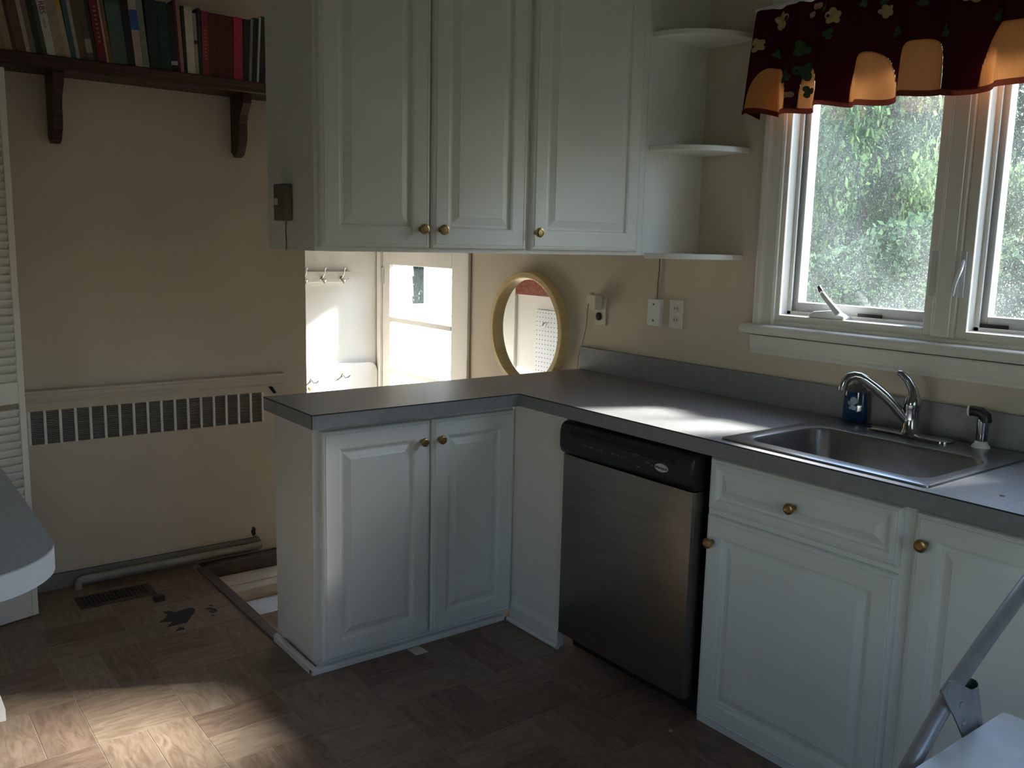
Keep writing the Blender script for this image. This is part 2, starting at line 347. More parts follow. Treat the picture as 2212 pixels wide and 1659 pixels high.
def casing_profile(y_in,y_out):
    s_=1 if y_out>y_in else -1; wd=abs(y_out-y_in)
    return [(0,y_in),(-.010,y_in),(-.014,y_in+s_*.008),(-.012,y_in+s_*.014),(-.012,y_in+s_*wd*.55),(-.016,y_in+s_*wd*.62),(-.024,y_in+s_*wd*.72),(-.026,y_in+s_*(wd-.008)),(-.022,y_out),(0,y_out)]
for yi,yo in ((-.588,-.512),(-1.750,-1.826)):
    MB().prism(casing_profile(yi,yo),2,1.139,2.145).build('side_casing','trim',cz)
B(-.024,0,-1.83,-.508,2.145,2.215).build('head_casing','trim',cz,bevel=.004)
sill=thing('trim_5',(-.02,-1.17,1.10),'cream window sill and apron below the casements','trim',kind='structure')
MB().prism([(.0,1.10),(-.040,1.106),(-.047,1.118),(-.047,1.130),(-.040,1.138),(.0,1.139)],1,-1.87,-.474).build('sill_board','trim',sill,smooth=50)
MB().prism([(.045,1.139),(-.004,1.139),(-.006,1.148),(.004,1.156),(.010,1.166),(.012,1.176),(.045,1.177)],1,-1.75,-.588).build('sill_step','trim',sill,smooth=50)
MB().prism([(0,1.035),(-.012,1.037),(-.014,1.045),(-.010,1.052),(-.014,1.06),(-.016,1.095),(-.020,1.1),(0,1.1)],1,-1.84,-.50).build('apron','trim',sill)

# ------------------------------------------------------------------ valance curtain
val=thing('window_valance',(-.06,-1.17,2.17),'burgundy floral valance with gold scallops hanging over the sink window','curtain')
VY0,VY1,VT,VB=-.487,-1.86,2.155,1.822
def vS(s,t,off=0):
    y=VY0+(VY1-VY0)*s
    a=t**.8
    x=-.070-.008*t-(.026*math.sin(s*2*math.pi*10.2+.6)+.010*math.sin(s*2*math.pi*4.3+2.0))*a-.006*math.sin(s*2*math.pi*26)*(1-t)
    y+=.010*math.cos(s*2*math.pi*10.2)*a
    z=VT+.004*math.sin(s*70)+(VB-VT)*t+.006*t*math.sin(s*2*math.pi*5.1+1)
    if s<.02: x+=.0
    return Vector((x-off,y,z))
sc_=[(.060,.052,.40),(.152,.020,.36),(.307,.054,.40),(.424,.053,.42),(.600,.066,.45),(.75,.055,.42),(.88,.055,.42)]
NU,NV=320,44
def in_scallop(u,t):
    for c,hw,hh in sc_:
        k=(u-c)/hw
        if abs(k)<.95 and .947>t>.95-hh*max(0,1-abs(k)**3)**.62+.014: return True
    return False
cl=MB().add([vS(i/NU,j/NV*.955) for j in range(NV+1) for i in range(NU+1)],[(j*(NU+1)+i,j*(NU+1)+i+1,(j+1)*(NU+1)+i+1,(j+1)*(NU+1)+i) for j in range(NV) for i in range(NU) if not in_scallop((i+.5)/NU,(j+.5)/NV*.955)])
cl.grid(lambda u,v: Vector((-.012,VY0+.006,VT+(VB-VT)*v*1.0)).lerp(vS(0,v*.955),u),3,22)
body=cl.build('cloth','burgundy',val,smooth=80)
MB().grid(lambda u,v: vS(u,.95+.05*v,.0022),220,2).build('hem_band','hem',val,smooth=80)
for c,hw,hh in sc_:
    def fs(u,v,c=c,hw=hw,hh=hh):
        k=2*u-1; top=.95-hh*max(0,1-abs(k)**3)**.62; t_=top+(.95-top)*v
        return vS(c+hw*k,t_,.0016)
    MB().grid(fs,30,12).build('scallop','gold_cloth',val,smooth=80)
def blob(name,mt,c,t0,petals,r,phase=0,el=.45):
    g=MB(); n=36; pts=[]
    for k in range(n):
        a=2*math.pi*k/n; rr=r*(1-el+el*abs(math.cos(a*petals/2+phase)))
        pts.append(vS(max(.001,c+rr*math.cos(a)/1.373),min(.93,max(.0,t0+rr*math.sin(a)/.333)),.0032))
    g.add(pts+[vS(c,t0,.0036)],[(k,(k+1)%n,n) for k in range(n)]); return g.build(name,mt,val)
rv=random.Random(3)
for c,t0,r in ((.075,.12,.030),(.018,.34,.024),(.215,.20,.026),(.335,.22,.02),(.395,.02,.03),(.245,.02,.014),(.52,.22,.027),(.62,.14,.026),(.75,.25,.028),(.88,.15,.027)):
    blob('flower','flower',c,t0,5,r,rv.random()*3,.35)
    blob('flower_heart','flower_pink',c,t0,6,r*.35,0,.2)
for c,t0,r in ((.135,.42,.026),(.142,.62,.030),(.105,.66,.022),(.21,.36,.018),(.19,.10,.016),(.33,.12,.018),(.285,.14,.015),(.36,.42,.016),(.445,.12,.02),(.42,.22,.018),(.06,.42,.016),(.15,.80,.02),(.47,.5,.02),(.57,.45,.02),(.67,.5,.02),(.8,.45,.02)):
    blob('leaf','leaf_print',c,t0,3,r,rv.random()*3,.55)
for c,t0 in ((.155,.12),(.17,.06),(.118,.83)):
    blob('petal','flower_pink',c,t0,2,.014,0,.5)
MB().tube([(-.05,-.47,2.165),(-.05,-1.88,2.165)],.008,10).build('rod','white_plastic',val,smooth=40)
MB().tube([(0,-.478,2.165),(-.05,-.47,2.165)],.006,8).build('rod_bracket','white_plastic',val,smooth=40)

# ------------------------------------------------------------------ cabinet helpers
def panel_front(name, ax, plane, u0,u1,z0,z1, parent, frame=.062, material='paint'):
    rings=[]
    seq=[(0,0),(0,.010),(.003,.015),(.009,.0175),(.0115,.0160),(.0135,.0185),(frame-.006,.0185),(frame,.0165),(frame+.003,.0095),(frame+.011,.0090),(frame+.016,.0105),(frame+.030,.0155),(frame+.033,.0170)]
    for i,d in seq:
        a,b,c,e=u0+i,u1-i,z0+i,z1-i
        if ax==1: rings.append([(a,plane-d,c),(b,plane-d,c),(b,plane-d,e),(a,plane-d,e)])
        else: rings.append([(plane-d,a,c),(plane-d,b,c),(plane-d,b,e),(plane-d,a,e)])
    return MB().rings(rings,True,True).build(name,material,parent)
_knob=MB().lathe([(.0075,0),(.0065,.004),(.0055,.012),(.010,.016),(.0145,.019),(.0155,.024),(.0140,.028),(.0095,.0295),(.0085,.028),(.0,.0285)],(0,0,0),(0,0,1),20).mesh('knob','brass',50)
def knob(parent, ax, pos):
    o=link('knob',_knob,parent,pos); o.rotation_euler=(R(90),0,0) if ax==1 else (0,R(-90),0); return o

# ------------------------------------------------------------------ peninsula base cabinet
t=thing('base_cabinet',(-.99,.2,0),'white peninsula base cabinet with two raised-panel doors and brass knobs','cabinet')
MB().box(-1.3974,-.615,.0617,.3624,.045,.822).build('body','paint',t,bevel=.0015)
MB().box(-1.385,-.615,.075,.355,0,.045).build('plinth','paint',t)
MB().box(-1.4115,-1.3975,.060,.368,0,.018).prism([(-1.3975,.018),(-1.4115,.018),(-1.4095,.022),(-1.405,.025),(-1.3975,.027)],1,.060,.368).build('end_skirting','paint',t)
MB().box(-1.4115,-.64,.050,.075,0,.020).build('toe_moulding','paint',t,bevel=.003)
for u0,u1,kx in ((-1.3735,-.9770,-1.012),(-.9690,-.5980,-.942)):
    d=panel_front('door',1,.0617,u0,min(u1,-.618),.040,.801,t,.066); knob(d,1,(kx,.0432,.731))
# filler panel beside the dishwasher
t=thing('filler_panel',(-.6,-.08,0),'narrow cream panel between the peninsula doors and the dishwasher','panel')
B(-.612,-.597,-.2355,.060,.0,.822).build('board','trim',t)
MB().prism([(-.612,0),(-.626,0),(-.626,.060),(-.622,.070),(-.616,.078),(-.612,.080)],1,-.2355,.040).build('skirting','trim',t)
MB().tube([(-.632,-.247,.010),(-.632,.040,.010)],.0105,10).build('shoe_moulding','trim',t,smooth=40)

# ------------------------------------------------------------------ dishwasher
t=thing('dishwasher',(-.3,-.53,0),'stainless steel dishwasher with black control panel under the counter','dishwasher')
MB().box(-.585,-.03,-.8200,-.2380,.075,.818).build('tub','black_plastic',t)
MB().box(-.56,-.10,-.815,-.245,0,.075).build('toe_panel','black_plastic',t)
dp=MB(); y0,y1=-.8190,-.2400
prof=[(-.588,y0),(-.622,y0),(-.6305,y0+.006),(-.6325,y0+.018),(-.6345,y0+.15),(-.6350,(y0+y1)/2),(-.6345,y1-.15),(-.6325,y1-.018),(-.6305,y1-.006),(-.622,y1),(-.588,y1)]
dp.prism(prof,2,.068,.700); dp.build('door_panel','steel',t,smooth=35)
cp=MB().prism([(-.588,.703),(-.628,.703),(-.640,.712),(-.646,.730),(-.647,.775),(-.641,.800),(-.625,.812),(-.588,.814)],1,-.8205,-.2375).build('control_panel','black_plastic',t,smooth=30,bevel=.006)
MB().prism([(-.6475,.79),(-.652,.784),(-.6525,.778),(-.6475,.772)],1,-.75,-.30).build('handle_lip','black_plastic',cp,smooth=40)
bm_=MB(); bm_.rings([[(-.6465,-.700+.026*k*math.cos(a),.752+.0125*k*math.sin(a)) for a in [2*math.pi*i/28 for i in range(28)]] for k in (1,1)],False,False)
def oval(cy,cz_,a,b,x0,x1,n=28):
    return MB().rings([[(x,cy+a*s_*math.cos(2*math.pi*i/n),cz_+b*s_*math.sin(2*math.pi*i/n)) for i in range(n)] for x,s_ in ((x0,1),(x1+.001,1),(x1,.92))],True,True)
bd=oval(-.704,.752,.0265,.0125,-.645,-.6505).build('badge','badge',t,smooth=30)
text('badge_lettering','Whirlpool',.0115,(-.6512,-.704,.752),(R(90),0,R(-90)),'badge_ink',bd)
for yy,zz,l in ((-.36,.752,.012),(-.375,.752,.006),(-.395,.752,.016),(-.43,.752,.008),(-.445,.752,.008),(-.50,.752,.016),(-.52,.752,.008),(-.535,.748,.008),(-.55,.752,.006),(-.575,.746,.006),(-.645,.755,.012),(-.665,.750,.008),(-.38,.776,.018),(-.50,.774,.022),(-.60,.772,.026),(-.61,.735,.016)):
    B(-.6478,-.6466,yy-l/2,yy+l/2,zz-.0025,zz+.0025).build('button_mark','grey_mark',cp)

# ------------------------------------------------------------------ sink cabinet and its neighbour
XK=-.585
t=thing('sink_cabinet',(-.3,-1.14,0),'white sink base cabinet with one drawer front above one raised-panel door','cabinet')
MB().box(XK,XK+.018,-1.445,-.838,0,.822).box(XK+.018,-.02,-1.445,-1.429,0,.822).box(XK+.018,-.02,-.854,-.838,0,.822).box(XK+.018,-.02,-1.429,-.854,0,.09).box(-.032,-.02,-1.429,-.854,.09,.822).build('body','paint',t)
d=panel_front('drawer',0,XK,-1.4205,-.8455,.660,.807,t,.030); knob(d,0,(XK-.0175,-1.130,.733))
d=panel_front('door',0,XK,-1.4205,-.8455,.027,.642,t,.062); knob(d,0,(XK-.0175,-.872,.566))
t=thing('base_cabinet',(-.3,-1.72,0),'white base cabinet with a full-height door right of the sink drawer','cabinet')
MB().box(XK,-.02,-2.05,-1.4455,.0,.822).build('body','paint',t)
d=panel_front('door',0,XK,-2.03,-1.452,.027,.807,t,.062); knob(d,0,(XK-.0175,-1.482,.737))
t=thing('base_cabinet',(-.3,-2.5,0),'white base cabinet beyond the right picture edge','cabinet')
MB().box(XK,-.02,-2.65,-2.0505,.0,.822).build('body','paint',t)
panel_front('door',0,XK,-2.63,-2.07,.027,.807,t,.062)

# ------------------------------------------------------------------ countertop
ct=thing('countertop',(-.4,0,ZC-CT),'grey laminate L-shaped countertop with backsplash running to the peninsula end','countertop')
hx0,hx1,hy0,hy1=-.572,-.125,-1.448,-.905
c=MB(); z0,z1=ZC-CT,ZC
XF=-.635
def slab(x0,x1,y0,y1): c.box(x0,x1,y0,y1,z0,z1)
slab(XF,-.001,hy1,.3786); slab(XF,-.001,-2.66,hy0); slab(XF,hx0,hy0,hy1); slab(hx1,-.001,hy0,hy1); slab(-1.4258,XF,0,.3786)
c.build('top','counter',ct)
MB().box(-.021,-.001,-2.66,.3786,ZC,.9645).build('backsplash','counter',ct,bevel=.002)
e=.0016
MB().box(XF-e*.6,XF+.001,-2.66,-.001,ZC-.003,ZC+.0004).box(-1.4258,XF,-e*.6,.001,ZC-.003,ZC+.0004).box(-1.4258-e*.6,-1.4245,0,.3786,ZC-.003,ZC+.0004).box(-1.4258-e*.6,-1.4245,-e*.6,.001,z0,ZC).build('edge_seam','counter_seam',ct)
for p_,r_ in (((-.52,-1.60),.006),((-.40,-1.63),.003),((-.35,-1.60),.002)):
    tag(MB().lathe([(r_*.2,0),(r_,.0008),(r_*.7,.002),(.0001,.003)],(*p_,ZC),(0,0,1),9).build('crumb','red_wood'),'brown crumb on the counter right of the sink, %s'%{.006:'the largest of three',.003:'the middle-sized of three',.002:'the smallest of three'}[r_],'crumb','crumbs beside the sink')

# ------------------------------------------------------------------ sink, faucet, sprayer, bottle
t=thing('kitchen_sink',(-.33,-1.17,ZC),'stainless steel drop-in sink with one basin in the grey counter','sink')
ox0,ox1,oy0,oy1=-.604,-.060,-1.476,-.876; bx0,bx1,by0,by1=-.548,-.215,-1.432,-.928
rg=[rrect(ox0,ox1,oy0,oy1,.012,ZC+.0005),rrect(ox0+.001,ox1-.001,oy0+.001,oy1-.001,.012,ZC+.005),rrect(ox0+.010,ox1-.010,oy0+.010,oy1-.010,.012,ZC+.0065),
    rrect(bx0-.012,bx1+.012,by0-.012,by1+.012,.06,ZC+.0055),rrect(bx0-.004,bx1+.004,by0-.004,by1+.004,.055,ZC+.003),rrect(bx0,bx1,by0,by1,.052,ZC-.006),
    rrect(bx0+.012,bx1-.012,by0+.012,by1-.012,.05,ZC-.13),rrect(bx0+.03,bx1-.03,by0+.03,by1-.03,.045,ZC-.158),rrect(bx0+.06,bx1-.06,by0+.06,by1-.06,.04,ZC-.163)]
MB().rings(rg,False,True).build('basin','sink_steel',t,smooth=40)
MB().lathe([(.055,0),(.055,.003),(.045,.004),(.04,-.004),(.0,-.004)],(-.385,-1.18,ZC-.163),(0,0,1),24).build('drain','chrome',t,smooth=40)
t=thing('faucet',(-.115,-1.155,ZC+.0065),'chrome single-lever kitchen faucet with long curved spout','faucet')
zb=ZC+.0065
MB().rings([rrect(-.145,-.085,-1.285,-1.030,.029,zb,8),rrect(-.145,-.085,-1.285,-1.030,.029,zb+.006,8),rrect(-.137,-.093,-1.277,-1.038,.021,zb+.010,8)],True,True).build('deck_plate','chrome',t,smooth=40)
MB().lathe([(.027,.009),(.025,.016),(.0215,.022),(.0215,.075),(.0235,.080),(.0245,.092),(.0225,.108),(.016,.118),(.0,.121)],(-.115,-1.160,zb),(0,0,1),28).build('body','chrome',t,smooth=40)
MB().tube([(-.116,-1.162,zb+.105),(-.115,-1.164,.985),(-.115,-1.157,1.008),(-.118,-1.142,1.032),(-.122,-1.123,1.050),(-.124,-1.113,1.052)],[.017,.0155,.0125,.0105,.0095,.007],14).build('lever','chrome',t,smooth=50)
MB().tube([(-.114,-1.1558,.906),(-.1456,-1.1195,.9624),(-.163,-1.10,.987),(-.1808,-1.0787,1.0092),(-.200,-1.0564,1.0295),(-.209,-1.046,1.0365),(-.2185,-1.0348,1.0385),(-.228,-1.0240,1.034),(-.2345,-1.0165,1.022),(-.2369,-1.0136,1.006)],[.016,.0155,.015,.0145,.014,.0135,.013,.013,.0125,.012],16).build('spout','chrome',t,smooth=60)
MB().lathe([(.0125,0),(.0125,-.010),(.010,-.011),(.0,-.009)],(-.2370,-1.0135,1.006),(.05,-.05,1),16).build('aerator','chrome',t,smooth=40)
t=thing('side_sprayer',(-.085,-1.345,ZC+.0065),'chrome and grey hose sprayer standing right of the faucet','sprayer')
MB().lathe([(.024,0),(.023,.005),(.018,.010),(.017,.014),(.0145,.018)],(-.085,-1.346,zb),(0,0,1),20).build('collar','white_plastic',t,smooth=40)
MB().lathe([(.0135,.016),(.0145,.022),(.0155,.060),(.0165,.070),(.016,.078)],(-.085,-1.346,zb),(0,0,1),20).build('stem','chrome',t,smooth=40)
MB().tube([(-.085,-1.352,zb+.070),(-.086,-1.350,zb+.086),(-.089,-1.338,zb+.096),(-.094,-1.322,zb+.098),(-.097,-1.314,zb+.097)],[.016,.0165,.015,.014,.0145],14).build('head','black_plastic',t,smooth=50)
MB().lathe([(.0145,0),(.0145,.004),(.011,.006)],(-.097,-1.313,zb+.097),(-.25,.95,-.05),16).build('nozzle','white_plastic',t,smooth=40)
m=mat('blue_soap',(.004,.05,.16),.08,coat=.6); m.node_tree.nodes['Principled BSDF'].inputs['Transmission Weight'].default_value=.35
m=mat('clear_plastic',(.8,.85,.9),.08); m.node_tree.nodes['Principled BSDF'].inputs['Transmission Weight'].default_value=.9
mat('soap_print',(.30,.36,.46),.4)
t=thing('soap_bottle',(-.050,-.944,ZC+.006),'blue dish soap bottle standing behind the sink below the spout','bottle')
def ov(k,a,z): return [(-.050+.024*k*math.cos(x),-.944+.040*a*math.sin(x),z) for x in [2*math.pi*i/28 for i in range(28)]]
zt=ZC+.0068
MB().rings([ov(.8,.88,zt),ov(1,1,zt+.006),ov(1.02,1.02,zt+.04),ov(.98,.98,zt+.080),ov(.92,.92,zt+.092)],True,True).build('liquid_body','blue_soap',t,smooth=50)
MB().rings([ov(.92,.92,zt+.092),ov(.7,.72,zt+.106),ov(.42,.36,zt+.114),ov(.38,.30,zt+.122)],True,True).build('shoulder','clear_plastic',t,smooth=50)
def lab(cy,cz2,a,b):
    pts=[]
    for i in range(20):
        an=2*math.pi*i/20; yy=cy+a*math.cos(an); q=max(-1,min(1,(yy+.944)/.0410)); pts.append((-.050-.0249*math.sqrt(1-q*q)-.0006,yy,cz2+b*math.sin(an)))
    return MB().add(pts,[tuple(range(20))])
lab(-.951,zt+.066,.0115,.012).build('label_print','soap_print',t); lab(-.952,zt+.044,.009,.007).build('label_print','soap_print',t); lab(-.940,zt+.042,.004,.004).build('label_print','soap_print',t)

# ------------------------------------------------------------------ upper cabinets
YU=-.228; YB=.0832; ZT=ZCEIL-.02
t=thing('wall_cabinet',(-1.16,-.07,ZU),'white wall cabinet with paired doors hanging above the peninsula end','cabinet')
MB().box(-1.516,-.7905,YU,YB,ZU,ZT).build('body','paint',t,bevel=.001)
for u0,u1,kx in ((-1.506,-1.1655,-1.198),(-1.1585,-.8150,-1.131)):
    d=panel_front('door',1,YU,u0,u1,ZU+.012,ZT-.03,t,.060); knob(d,1,(kx,YU-.0175,1.427))
t=thing('wall_cabinet',(-.53,-.07,ZU),'white wall cabinet with one wide door next to the corner shelves','cabinet')
MB().box(-.7895,-.2905,YU,YB,ZU,ZT).build('body','paint',t,bevel=.001)
d=panel_front('door',1,YU,-.7945,-.3243,ZU+.012,ZT-.03,t,.062); knob(d,1,(-.779,YU-.0175,1.428))
t=thing('corner_shelf',(-.14,-.3,ZU),'white quarter-round corner shelves between the wall cabinet and the window','shelf')
B(-.29,0,YU,YU+.02,ZU,ZT).build('back_panel','paint',t)
r_=.245
sx=MB()
def qshelf(z):
    pts=[(-.0015,YU-.0005)]
    for k in range(17):
        a=R(90*k/16); pts.append((-.0015-.276*math.cos(a)**1.0,YU-.0005-.212*math.sin(a)))
    return MB().prism(pts,2,z,z+.019).build('shelf','paint',t,bevel=.003)
for z in (1.352,1.716,2.088): qshelf(z)

# light switch on the cabinet end and its wire
t=thing('wall_switch',(-1.52,-.056,1.44),'dark metal switch box on the cabinet end panel','switch')
B(-1.5415,-1.5165,-.0935,-.0190,1.441,1.541).build('box','switch_dark',t,bevel=.003)
MB().box(-1.5475,-1.5418,-.052,-.038,1.484,1.502).build('toggle','sash',t,bevel=.001)
tag(MB().tube([(-1.5185,-.050,1.441),(-1.518,-.046,1.41),(-1.5185,-.050,1.385),(-1.518,-.047,1.361)],.0016,6).build('bell_wire','cord_tan'),'thin tan wire below the dark switch box','wire')

# ------------------------------------------------------------------ wall things on the window wall
t=thing('round_mirror',(0,.745,.99),'round wall mirror in a thick yellow wooden frame','mirror')
cy_,cz_=.742,1.000
def circ(x,r): return [(x,cy_+r*math.cos(2*math.pi*i/64),cz_+r*math.sin(2*math.pi*i/64)) for i in range(64)]
MB().rings([circ(-.001,.268),circ(-.040,.268),circ(-.045,.264),circ(-.045,.243),circ(-.041,.238),circ(-.012,.230),circ(-.001,.230)],False,False).build('frame','mirror_frame',t,smooth=35)
MB().add(circ(-.013,.231),[tuple(range(64))]).build('glass','mirror_glass',t)
def plate(t,y0,y1,z0,z1,mt,d=.006): return B(-d,-.0005,y0,y1,z0,z1).build('cover_plate',mt,t,bevel=.0025)
t=thing('outlet',(0,.275,1.11),'ivory wall outlet with a plug-in adapter above the backsplash corner','outlet')
plate(t,.243,.310,1.063,1.175,'ivory_plastic')
MB().lathe([(.0165,0),(.0165,.003),(.015,.004),(.0,.004)],(-.006,.283,1.099),(-1,0,0),20).build('socket','dark',t,smooth=40)
t=thing('plug_adapter',(-.006,.29,1.14),'ivory plug-in power adapter with a thin cord in the wall outlet','adapter')
MB().box(-.048,-.0065,.262,.300,1.128,1.190).build('body','ivory_plastic',t,bevel=.004)
MB().box(-.040,-.012,.300,.326,1.150,1.185).build('side_block','ivory_plastic',t,bevel=.003)
MB().lathe([(.012,0),(.012,.010),(.006,.014)],(-.030,.310,1.185),(0,0,1),12).build('cord_relief','ivory_plastic',t,smooth=40)
MB().tube([(-.030,.322,1.165),(-.024,.335,1.12),(-.012,.352,1.05),(-.009,.375,.98),(-.012,.395,.92),(-.013,.402,.80)],.0017,6).build('cord','cord_tan',t)
t=thing('junction_cover',(0,-.04,1.085),'white blank cover box with two screws and a wire above it','cover box')
B(-.022,-.0005,-.0745,-.0095,1.088,1.192).build('box','white_plastic',t,bevel=.003)
for z in (1.110,1.172): MB().lathe([(.0045,0),(.004,.0015),(.0,.002)],(-.022,-.042,z),(-1,0,0),12).build('screw','grey_mark',t)
MB().tube([(-.006,-.043,1.190),(-.005,-.043,1.25),(-.005,-.047,1.30),(-.006,-.048,1.352)],.0026,6).build('wire','cord_tan',t)
t=thing('outlet',(0,-.145,1.085),'cream duplex outlet right of the white cover box','outlet')
plate(t,-.1795,-.1075,1.086,1.196,'trim',.005)
for z in (1.163,1.119):
    s_=oval(-.1435,z,.016,.013,-.004,-.0065).build('socket','ivory_plastic',t)
    for dy in (-.006,.006): B(-.0072,-.006,-.1435+dy-.0012,-.1435+dy+.0012,z-.004,z+.005).build('slot','dark',s_)

# ------------------------------------------------------------------ back door
dt=thing('door_1',(.02,1.72,LZ),'white glazed back door with three wide panes and painted muntins','door',kind='structure')
dy0,dy1=1.30,2.150; gy0,gy1=1.421,2.071; x0,x1=.005,.045
fr=MB().box(x0,x1,dy0,gy0,LZ,1.345).box(x0,x1,gy1,dy1,LZ,1.345).box(x0,x1,gy0,gy1,1.254,1.345).box(x0,x1,dy0,dy1,1.345,1.80).box(x0,x1,gy0,gy1,LZ,.33)
fr.build('leaf','wall_niche',dt,bevel=.004)
for z in (.944,.645): MB().prism([(.012,z-.008),(.002,z-.013),(.002,z+.013),(.012,z+.008)],1,gy0,gy1).box(.012,.038,gy0,gy1,z-.009,z+.009).build('muntin','wall_niche',dt)
for za,zb_ in ((.33,.636),(.654,.935),(.953,1.254)): B(.022,.025,gy0,gy1,za,zb_).build('pane','door_glass',dt)
for z in (1.19,.2):
    h=MB().tube([(-.004,2.152,z-.045),(-.004,2.152,z+.045)],.006,8); h.box(-.001,.004,2.13,2.152,z-.045,z+.045).build('hinge','sash',dt)
jm=thing('trim_6',(.05,1.7,LZ),'white jamb and casing of the back door','trim',kind='structure')
MB().box(.10,.17,2.149,2.19,LZ,1.86).build('outer_jamb','tan_post',jm)
MB().box(-.012,.10,2.152,2.19,LZ,1.86).build('hinge_jamb','wall_niche',jm,bevel=.003)
MB().box(-.012,.15,1.262,1.299,LZ,1.86).build('latch_jamb','wall_niche',jm,bevel=.003)
MB().box(-.012,.15,1.299,2.152,1.80,1.86).build('head_jamb','wall_niche',jm)
MB().box(-.018,-.001,1.235,1.262,LZ,1.90).build('casing','wall_niche',jm,bevel=.004)
MB().box(-.01,.15,1.262,2.19,LZ-.02,LZ+.004).build('threshold','tread_strip',jm)

# coat hook rail
hr=thing('hook_rail',(-.5,2.19,1.16),'white wooden rail with silver double coat hooks high on the entry wall','hook rail')
B(-.82,-.182,2.182,2.199,1.150,1.212).build('board','wall_niche',hr,bevel=.003)
hk=MB()
hk.lathe([(.013,0),(.012,.003),(.008,.005)],(0,0,0),(0,-1,0),12)
hk.tube([(0,-.004,.000),(0,-.020,.012),(0,-.034,.030),(0,-.040,.052),(.002,-.044,.064)],[.005,.0045,.004,.0045,.0075],8)
hk.tube([(0,-.004,-.004),(0,-.020,-.016),(0,-.034,-.024),(0,-.044,-.014),(0,-.048,-.002)],[.005,.0045,.004,.0045,.0075],8)
hme=hk.mesh('hook','chrome',50)
for x in (-.242,-.361,-.471,-.58,-.69): link('hook',hme,hr,(x,2.182,1.172))
MB().lathe([(.004,0),(.003,.002),(.0,.002)],(-.20,2.182,1.172),(0,-1,0),8).build('screw','sash',hr)
# lower white headboard-like hook board
hb=thing('hook_board',(-.4,2.19,LZ),'white rounded board with dark scroll hooks low on the entry wall','hook board')
pts=[(-.82,.10),(-.016,.10)]
for k in range(9):
    a=R(90*k/8); pts.append((-.016-.06+.06*math.cos(a),.685-.06+.06*math.sin(a)))
pts+=[(-.82,.685)]
MB().prism(pts,1,2.172,2.199).build('board','wall_niche',hb,bevel=.004)
for x,z in ((-.250,.612),(-.445,.595),(-.64,.60)):
    h=MB().tube([(x-.03,2.168,z-.02),(x-.012,2.160,z-.005),(x-.005,2.150,z+.02),(x+.004,2.158,z+.008),(x+.012,2.150,z-.006),(x+.024,2.140,z-.004),(x+.034,2.132,z+.008)],[.0035]*7,7)
    h.lathe([(.007,0),(.006,.004)],(x,2.172,z),(0,-1,0),10); h.build('scroll_hook','switch_dark',hb,smooth=50)
h=MB().tube([(-.455,2.170,.56),(-.455,2.150,.548),(-.452,2.140,.56)],.006,8); h.build('brass_hook','brass',hb,smooth=50)

# pegboard seen in the mirror
pb=thing('pegboard',(-.85,1.60,.3),'white perforated pegboard on the entry side wall, seen in the mirror','pegboard')
B(-.859,-.852,1.43,1.735,.20,1.002).build('panel','peg',pb,bevel=.002)
dots=MB()
for i in range(11):
    for j in range(30):
        y=1.725-i*.027; z=.985-j*.027
        dots.add([(-.8516,y+.0035*math.cos(a),z+.0035*math.sin(a)) for a in [math.pi/3*k for k in range(6)]],[tuple(range(6))])
tag(dots.build('peg_holes','dark',pb),kind='stuff')
MB().tube([(-.852,1.645,.925),(-.835,1.645,.925),(-.815,1.63,.905),(-.81,1.60,.91),(-.812,1.585,.935)],.006,8).build('peg_hook','white_plastic',pb,smooth=50)
tag(B(-.859,-.838,1.42,1.925,1.083,1.30).build('wood_board','red_wood',bevel=.003),'reddish wooden board above the pegboard, seen in the mirror','board')
struct(B(-.86,-.838,1.932,2.02,LZ,1.9).build('trim_7','trim',bevel=.004),'white vertical casing on the entry side wall seen in the mirror','trim')

# ------------------------------------------------------------------ radiator cover
rc=thing('radiator_cover',(-1.6,YR,0),'cream built-in radiator cover with a long louvred grille in the wall','radiator cover')
pts=[(-2.45,.070),(-1.135,.078)]
for k in range(7):
    a=R(90-90*k/6); pts.append((-1.135+.035*math.cos(a),.043+.035*math.sin(a)))
gx0,gx1,gz0,gz1=-1.9926,-1.0743,.589,.7198
def pn(x0,x1,z0,z1): return B(x0,x1,YR-.014,YR-.0005,z0,z1)
pp=MB().prism(pts+[(-1.10,.0),(-.985,.0),(-.985,gz0),(-2.45,gz0)],1,YR-.014,YR-.0005)
pp.box(-2.45,gx0,YR-.014,YR-.0005,gz0,gz1).box(gx1,-.985,YR-.014,YR-.0005,gz0,gz1).box(-2.45,-.985,YR-.014,YR-.0005,gz1,.742)
pp.build('panel','wall',rc)
MB().prism([(YR-.0005,.742),(YR-.018,.742),(YR-.020,.748),(YR-.014,.756),(YR-.024,.772),(YR-.024,.786),(YR-.030,.790),(YR-.030,.799),(YR-.0005,.803)],0,-2.45,-.977).build('moulding','wall',rc)
B(gx0,gx1,YR-.0022,YR-.0008,gz0,gz1).build('backing','dark',rc)
pit_=(gx1-gx0)/17; bar=.0095
fm=MB()
for i in range(18): fm.box(gx0+i*pit_-bar/2,gx0+i*pit_+bar/2,YR-.0150,YR-.003,gz0,gz1)
fm.build('grille_frame','trim',rc)
lm=MB(); nl=18
for j in range(nl):
    z=gz0+(j+.5)*(gz1-gz0)/nl
    lm.add([(bar/2,YR-.0135,z-.0020),(pit_-bar/2,YR-.0135,z-.0020),(pit_-bar/2,YR-.004,z+.0012),(bar/2,YR-.004,z+.0012),(bar/2,YR-.0135,z-.0006),(pit_-bar/2,YR-.0135,z-.0006),(pit_-bar/2,YR-.004,z+.0026),(bar/2,YR-.004,z+.0026)],
        [(0,1,2,3),(4,5,6,7),(0,1,5,4),(2,3,7,6)])
lme=lm.mesh('louvre_bank','pipe')
